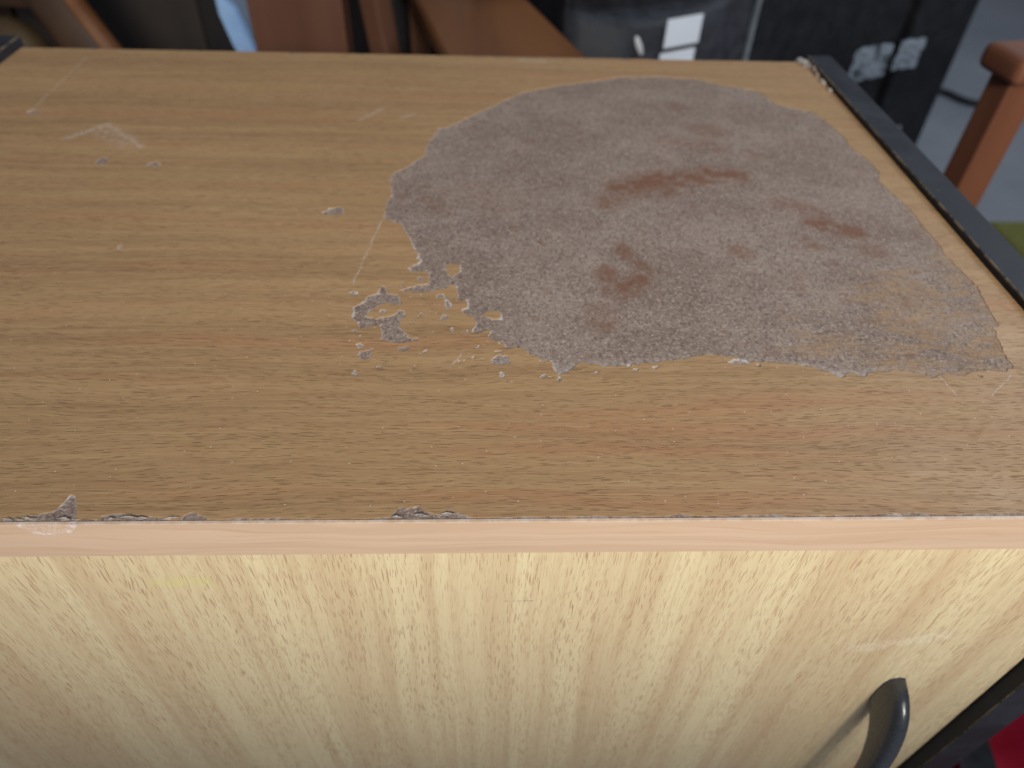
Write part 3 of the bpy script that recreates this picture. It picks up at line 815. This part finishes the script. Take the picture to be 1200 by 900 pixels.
# stickers
white_m = plain('white_label_paper', (0.55, 0.61, 0.72), (0.62, 0.68, 0.78), 0.5, 6)
def silver():
    nt = NT('scuffed_silver_label')
    p = nt.coord()
    a = nt.noise(p, 26, 4, 0.7)
    x, y, z = nt.sep(p)
    txt = nt.math('MULTIPLY', nt.ramp(nt.noise(nt.comb(nt.math('MULTIPLY', x, 50), 0, nt.math('MULTIPLY', z, 120)), 1, 2), 0.52, 0.58), 0.8)
    col = nt.mix(nt.ramp(a, 0.36, 0.50), (0.04, 0.05, 0.065), (0.26, 0.31, 0.38))
    col = nt.mix(txt, col, (0.05, 0.06, 0.08))
    return nt.done(col, 0.4, 0.5)
silver_m = silver()
def sticker(x0, x1, z0, z1, y, mat, skew=0.0, jag=0.0, name='sticker', seed=1):
    rr = random.Random(seed)
    pts = []
    for (ax, az, bx, bz) in ((x0, z0, x1, z0), (x1, z0, x1, z1), (x1, z1, x0, z1), (x0, z1, x0, z0)):
        for k in range(6):
            t = k / 6
            px, pz = ax + (bx - ax) * t, az + (bz - az) * t
            pts.append((px + rr.uniform(-jag, jag), pz + skew * (px - x0) + rr.uniform(-jag, jag)))
    m = len(pts)
    V = [(a, y, b) for a, b in pts] + [(a, y + 0.0012, b) for a, b in pts]
    Fc = [tuple(range(m)), tuple(reversed(range(m, 2 * m)))] + [(i, i + m, (i + 1) % m + m, (i + 1) % m) for i in range(m)]
    return mesh_obj(name, V, Fc, mat, case)
for args in ((0.163, 0.237, Z - 0.200, Z - 0.153), (0.158, 0.233, Z - 0.268, Z - 0.208)):
    o = sticker(*args, -0.0560, white_m, 0.02)
    o['label'] = 'white paper sticker on the bulged front'
o = sticker(0.725, 0.838, Z - 0.362, Z - 0.291, -0.0016, silver_m, 0, 0.003, seed=3)
o['label'] = 'scuffed silver sticker, half rubbed away'
o = sticker(0.846, 0.925, Z - 0.350, Z - 0.287, -0.0116, silver_m, 0, 0.003, seed=5)
o['label'] = 'torn end of the silver sticker'
bm = bmesh.new()
bmesh.ops.create_icosphere(bm, subdivisions=2, radius=1)
for v in bm.verts:
    k = v.co.copy()
    v.co = Vector((0.112 + (k.x * 0.009 - k.z * 0.006), -0.0535 + k.y * 0.003, Z - 0.190 + k.z * 0.017 - k.x * 0.006))
o = bm_obj('badge', bm, plain('pale_badge', (0.40, 0.42, 0.45), (0.55, 0.57, 0.60), 0.4, 60), case, True)
for (x, z) in ((0.955, Z - 0.205), (0.958, Z - 0.50)):
    bm = bmesh.new()
    bmesh.ops.create_cone(bm, cap_ends=True, segments=12, radius1=0.006, radius2=0.004, depth=0.006, matrix=Matrix.Translation((x, -0.012, z)) @ Matrix.Rotation(math.pi / 2, 4, 'X'))
    bm_obj('screw', bm, trim_m, case)

# cable from the equipment cabinet across the floor
cab_m = plain('black_cable_rubber', (0.015, 0.017, 0.022), (0.03, 0.032, 0.04), 0.5, 30)
cb = tube('power_cable', [(1.35, 2.15, FLOOR + 0.012), (1.50, 2.30, FLOOR + 0.011), (1.63, 2.272, FLOOR + 0.011), (1.68, 2.19, FLOOR + 0.011), (1.77, 2.15, FLOOR + 0.011), (1.95, 2.13, FLOOR + 0.011), (2.4, 2.3, FLOOR + 0.011)], 0.0105, cab_m)
tag(cb, 'black power cable lying on the grey floor beside the wooden armchair', 'cable')

# wooden armchair at the right: arm, posts, seat, back
chair = empty('armchair', (0, 0, FLOOR), 'red brown wooden armchair at the right, its arm end and front post showing', 'chair')
H = -FLOOR
ac = Matrix.Translation((0.634, 0.655, 0)) @ Matrix.Rotation(math.radians(-82), 4, 'Z')
def cpart(name, lo, hi, mat, bev=0.004):
    return bm_obj(name, box_bm(lo, hi, bev, 3, ac), mat, chair)
chair_m = plain('red_brown_chair_wood', (0.120, 0.042, 0.021), (0.170, 0.064, 0.032), 0.55, 14, (1, 1, 0.1))
cpart('arm_post', (0.0, 0.0, 0.0), (0.036, 0.042, H - 0.058), chair_m)
arm = bm_obj('armrest', box_bm((-0.010, -0.018, H - 0.057), (0.058, 0.46, H - 0.028), 0.012, 4, ac), chair_m, chair)
cpart('arm_post', (0.0, 0.40, 0.0), (0.036, 0.442, H - 0.058), chair_m)
cpart('arm_post', (0.50, 0.0, 0.0), (0.536, 0.042, H - 0.058), chair_m)
cpart('arm_post', (0.50, 0.40, 0.0), (0.536, 0.442, H - 0.058), chair_m)
cpart('armrest', (0.478, -0.018, H - 0.057), (0.546, 0.46, H - 0.028), chair_m, 0.012)
cpart('seat', (0.037, 0.0, 0.38), (0.499, 0.46, 0.42), chair_m)
for k in range(5):
    cpart('back_slat', (0.06 + k * 0.085, 0.444, 0.43), (0.11 + k * 0.085, 0.462, H + 0.08), chair_m)
cpart('top_rail', (0.0, 0.44, H + 0.081), (0.536, 0.466, H + 0.15), chair_m)

# olive green cushion on the floor in front of the armchair
bm = box_bm((1.30, 0.93, FLOOR), (1.85, 1.365, FLOOR + 0.05), 0.022, 4)
gm = plain('olive_green_cloth', (0.135, 0.135, 0.030), (0.185, 0.185, 0.045), 0.85, 60, bump=0.001)
o = tag(bm_obj('floor_cushion', bm, gm, None, True), 'olive green cushion on the grey floor by the armchair', 'cushion')

# table with an amber plank top, right behind the wooden cabinet
TZ = 0.60
tabl = empty('side_table', (0, 0, FLOOR), 'amber brown wooden table with slanted edge just behind the wooden cabinet', 'table')
A_, B_, C_, D_ = Vector((0.232, 0.72, 0)), Vector((0.045, 1.385, 0)), Vector((-0.120, 1.375, 0)), Vector((0.030, 0.72, 0))
def prism(name, pts, z0, z1, mat, parent, bev=0.004):
    bm = bmesh.new()
    lo = [bm.verts.new((p[0], p[1], z0)) for p in pts]
    hi = [bm.verts.new((p[0], p[1], z1)) for p in pts]
    bm.faces.new(lo)
    bm.faces.new(hi)
    m = len(pts)
    for i in range(m):
        bm.faces.new((lo[i], lo[(i + 1) % m], hi[(i + 1) % m], hi[i]))
    if bev:
        bmesh.ops.bevel(bm, geom=list(bm.edges), offset=bev, segments=2, affect='EDGES')
    return bm_obj(name, bm, mat, parent)
prism('table_top', (A_, B_, C_, D_), TZ - 0.028, TZ, amber_m, tabl)
prism('lower_shelf', (A_ - Vector((0.02, -0.02, 0)), B_ - Vector((0.01, 0.02, 0)), C_ + Vector((0.01, -0.02, 0)), D_ + Vector((0.02, 0.02, 0))), 0.24, 0.26, umber_m, tabl)
for p in (A_ + Vector((-0.05, 0.03, 0)), B_ + Vector((-0.02, -0.06, 0)), C_ + Vector((0.05, -0.06, 0)), D_ + Vector((0.04, 0.03, 0))):
    box('leg', (p.x - 0.018, p.y - 0.018, 0), (p.x + 0.018, p.y + 0.018, TZ - 0.0285), brown_m, tabl, 0.003)

# slatted wooden chair standing between the wardrobe board and the table
sl = empty('wooden_chair', (0, 0, FLOOR), 'dark red brown wooden chair back left of the amber table', 'chair')
def lean(name, a, b, w, d, mat, parent):
    """a straight wooden bar from a to b"""
    a, b = Vector(a), Vector(b)
    dr = (b - a)
    M = Matrix.Translation(a) @ dr.to_track_quat('Z', 'Y').to_matrix().to_4x4()
    return bm_obj(name, box_bm((-w / 2, -d / 2, 0), (w / 2, d / 2, dr.length), 0.004, 2, M), mat, parent)
H0 = -FLOOR
lean('back_post', (-0.030, 0.98, 0.0), (-0.135, 1.02, H0 + 0.10), 0.045, 0.03, redwood_m, sl)
lean('back_post', (-0.200, 1.08, 0.0), (-0.235, 1.10, H0 + 0.10), 0.035, 0.03, brown_m, sl)
lean('back_rail', (-0.240, 1.102, H0 + 0.06), (-0.128, 1.022, H0 + 0.06), 0.03, 0.05, brown_m, sl)
box('seat', (-0.20, 1.10, 0.36), (-0.10, 1.40, 0.39), brown_m, sl, 0.006)
box('front_leg', (-0.195, 1.36, 0.0), (-0.17, 1.39, 0.3595), brown_m, sl, 0.003)
box('front_leg', (-0.13, 1.36, 0.0), (-0.105, 1.39, 0.3595), brown_m, sl, 0.003)

# upright red-brown cupboard
cup = empty('low_cupboard', (0, 0, FLOOR), 'reddish brown low cupboard behind the middle of the far edge', 'cupboard')
rw = plain('reddish_cupboard_wood', (0.085, 0.036, 0.022), (0.120, 0.052, 0.032), 0.36, 9, (1, 1, 0.1))
box('side_board', (-0.296, 0.992, 0.0), (-0.155, 1.012, H0 + 0.12), rw, cup, 0.003)
box('body', (-0.292, 1.0125, 0.03), (-0.158, 1.058, H0 + 0.10), rw, cup, 0.002)
box('plinth', (-0.29, 1.0125, 0.0), (-0.16, 1.06, 0.029), umber_m, cup, 0.002)

# light blue plastic chair shell peeping out beside the cupboard
blue_m = plain('light_blue_plastic', (0.22, 0.36, 0.62), (0.27, 0.42, 0.68), 0.32, 12)
blue2_m = plain('shaded_blue_plastic', (0.085, 0.115, 0.175), (0.11, 0.145, 0.21), 0.4, 12)  # shade put into the colour: darker copy of the blue plastic
bc = empty('plastic_chair', (0, 0, FLOOR), 'light blue plastic chair edge left of the reddish cupboard', 'chair')
def slab(name, pts, thick, mat, parent):
    """thin bent sheet: pts is a list of (left, right) point pairs"""
    V, Fc = [], []
    for (a, b) in pts:
        for p in (a, b):
            V.append(Vector(p))
        V.append(Vector(b) + Vector((0, thick, 0)))
        V.append(Vector(a) + Vector((0, thick, 0)))
    m = len(pts)
    for i in range(m - 1):
        for k in range(4):
            Fc.append((i * 4 + k, i * 4 + (k + 1) % 4, (i + 1) * 4 + (k + 1) % 4, (i + 1) * 4 + k))
    Fc.append((0, 1, 2, 3))
    Fc.append(tuple((m - 1) * 4 + k for k in (3, 2, 1, 0)))
    return mesh_obj(name, V, Fc, mat, parent)
b0 = H0
slab('edge_rib', [((-0.398, 1.165, b0 - 0.095), (-0.384, 1.165, b0 - 0.095)), ((-0.397, 1.160, b0 - 0.150), (-0.381, 1.160, b0 - 0.150)), ((-0.393, 1.150, b0 - 0.168), (-0.366, 1.150, b0 - 0.160)),
                  ((-0.372, 1.120, b0 - 0.205), (-0.342, 1.120, b0 - 0.203)), ((-0.345, 1.100, b0 - 0.255), (-0.315, 1.100, b0 - 0.255)), ((-0.33, 1.10, 0.36), (-0.30, 1.10, 0.36))], 0.018, blue_m, bc)
slab('shell', [((-0.392, 1.186, b0 - 0.060), (-0.27, 1.186, b0 - 0.060)), ((-0.388, 1.181, b0 - 0.150), (-0.27, 1.181, b0 - 0.150)), ((-0.366, 1.152, b0 - 0.200), (-0.26, 1.152, b0 - 0.200)), ((-0.33, 1.13, 0.36), (-0.25, 1.13, 0.36))], 0.006, blue2_m, bc)
box('seat', (-0.50, 1.12, 0.335), (-0.22, 1.44, 0.358), blue2_m, bc, 0.008)
for (x, y) in ((-0.48, 1.14), (-0.24, 1.14), (-0.48, 1.42), (-0.24, 1.42)):
    box('leg', (x - 0.012, y - 0.012, 0.0), (x + 0.012, y + 0.012, 0.334), blue2_m, bc, 0.003)

# dark backdrop in wardrobe shape, added in place of shadow on the left
wd = empty('dark_backdrop', (0, 0, FLOOR), 'dark brown backdrop standing in for shadow behind the far left edge', 'backdrop')
dk_m = plain('dark_backdrop_brown', (0.022, 0.016, 0.014), (0.032, 0.024, 0.021), 0.6, 8, (1, 1, 0.1))
dk2_m = plain('shadow_black', (0.008, 0.006, 0.007), (0.013, 0.010, 0.011), 0.6, 8, (1, 1, 0.1))  # near-black colour stands in for shadow
box('carcass', (-1.35, 1.49, 0.0), (-0.05, 1.90, 1.35), dk2_m, wd, 0.004)  # near-black block where there is only shadow
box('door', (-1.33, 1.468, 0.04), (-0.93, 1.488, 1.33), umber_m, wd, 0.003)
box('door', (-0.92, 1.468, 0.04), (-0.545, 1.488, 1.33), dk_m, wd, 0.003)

# orange-brown chair at far left
oc = empty('bentwood_chair', (0, 0, FLOOR), 'orange brown wooden chair with slanted post at the far left', 'chair')
def loft(name, path, w, d, mat, parent):
    V, Fc = [], []
    m = 12
    for i, p in enumerate(path):
        p = Vector(p)
        for k in range(m):
            a = 2 * math.pi * k / m
            V.append(p + Vector((w / 2 * math.cos(a), d / 2 * math.sin(a), 0)))
    for i in range(len(path) - 1):
        for k in range(m):
            Fc.append((i * m + k, i * m + (k + 1) % m, (i + 1) * m + (k + 1) % m, (i + 1) * m + k))
    Fc.append(tuple(range(m)))
    Fc.append(tuple((len(path) - 1) * m + k for k in reversed(range(m))))
    return mesh_obj(name, V, Fc, mat, parent, smooth=True)
loft('back_post', [(-0.38, 0.90, 0.0), (-0.41, 0.90, 0.40), (-0.470, 0.905, b0 - 0.145), (-0.520, 0.945, b0 - 0.090), (-0.57, 0.98, b0 + 0.03)], 0.020, 0.04, orange_m, oc)  # thin orange post stands in for the lit edge of the dark board
loft('back_board', [(-0.47, 0.925, 0.41), (-0.522, 0.930, b0 - 0.145), (-0.570, 0.970, b0 - 0.090), (-0.62, 1.005, b0 + 0.03)], 0.075, 0.02, umber_m, oc)
loft('back_post', [(-0.80, 0.98, 0.0), (-0.82, 0.98, 0.40), (-0.84, 1.0, b0 - 0.1), (-0.86, 1.02, b0 + 0.03)], 0.05, 0.04, orange_m, oc)
brass_m = plain('olive_brown_seat', (0.045, 0.028, 0.012), (0.065, 0.042, 0.018), 0.5, 20)
bm = bmesh.new()
bmesh.ops.create_uvsphere(bm, u_segments=24, v_segments=12, radius=1)
for v in bm.verts:
    v.co = Vector((-0.625 + v.co.x * 0.050, 0.93 + v.co.y * 0.05, b0 - 0.165 + v.co.z * 0.055))
bm_obj('finial_knob', bm, brass_m, oc, True)
lean('knob_post', (-0.625, 0.93, 0.40), (-0.625, 0.93, b0 - 0.21), 0.03, 0.03, brown_m, oc)
lean('back_rail', (-0.87, 1.045, b0 - 0.06), (-0.56, 1.000, b0 - 0.06), 0.02, 0.12, umber_m, oc)
box('seat', (-0.86, 0.60, 0.385), (-0.40, 0.98, 0.399), brown_m, oc, 0.004)
box('front_leg', (-0.85, 0.61, 0.0), (-0.82, 0.64, 0.384), brown_m, oc, 0.003)
box('front_leg', (-0.45, 0.61, 0.0), (-0.42, 0.64, 0.384), brown_m, oc, 0.003)

# red satin cloth bundle on the floor at the lower right, with a dark strap over it
nt = NT('red_satin')
p = nt.coord()
n1 = nt.noise(p, 12, 3)
red_m = nt.done(nt.mix(n1, (0.40, 0.012, 0.040), (0.56, 0.026, 0.070)), 0.42, 0.5)
V, Fc = [], []
nu_, nv_ = 60, 50
gxx = np.linspace(0.50, 1.05, nu_)
gyy = np.linspace(-0.20, 0.45, nv_)
XX, YY = np.meshgrid(gxx, gyy, indexing='ij')
hh = 0.06 + 0.05 * np.sin(XX * 42 + 3 * np.sin(YY * 9)) * 0.6 + 0.05 * fbm(XX * 1000, YY * 1000, 120, 201, 3) + 0.02 * fbm(XX * 1000, YY * 1000, 40, 211, 2)
edge_ = np.minimum(np.minimum(XX - 0.50, 1.05 - XX), np.minimum(YY + 0.20, 0.45 - YY))
hh = np.maximum(hh * smooth(edge_, 0, 0.06), 0.004) + 0.004
Vt = np.stack([XX, YY, FLOOR + hh], -1).reshape(-1, 3)
ii = np.arange(nu_ * nv_).reshape(nu_, nv_)
Qd = np.stack([ii[:-1, :-1], ii[1:, :-1], ii[1:, 1:], ii[:-1, 1:]], -1).reshape(-1, 4)
red = mesh_np('red_cloth', Vt, None, Qd, red_m)
red.data.polygons.foreach_set('use_smooth', [True] * len(red.data.polygons))
sol = red.modifiers.new('thickness', 'SOLIDIFY')
sol.thickness = 0.003
tag(red, 'crumpled red satin cloth on the floor beside the cabinet', 'cloth')
strap_m = plain('dark_strap_fabric', (0.022, 0.026, 0.034), (0.04, 0.045, 0.055), 0.7, 40)
st = slab('dark_strap', [((0.525, -0.06, FLOOR + 0.120), (0.570, -0.07, FLOOR + 0.120)), ((0.550, 0.03, FLOOR + 0.138), (0.590, 0.02, FLOOR + 0.140)), ((0.566, 0.085, FLOOR + 0.142), (0.604, 0.08, FLOOR + 0.142)), ((0.580, 0.118, FLOOR + 0.140), (0.612, 0.118, FLOOR + 0.140)), ((0.585, 0.135, FLOOR + 0.118), (0.612, 0.137, FLOOR + 0.118))], 0.004, strap_m, None)
tag(st, 'dark fabric strap lying over the red cloth', 'strap')
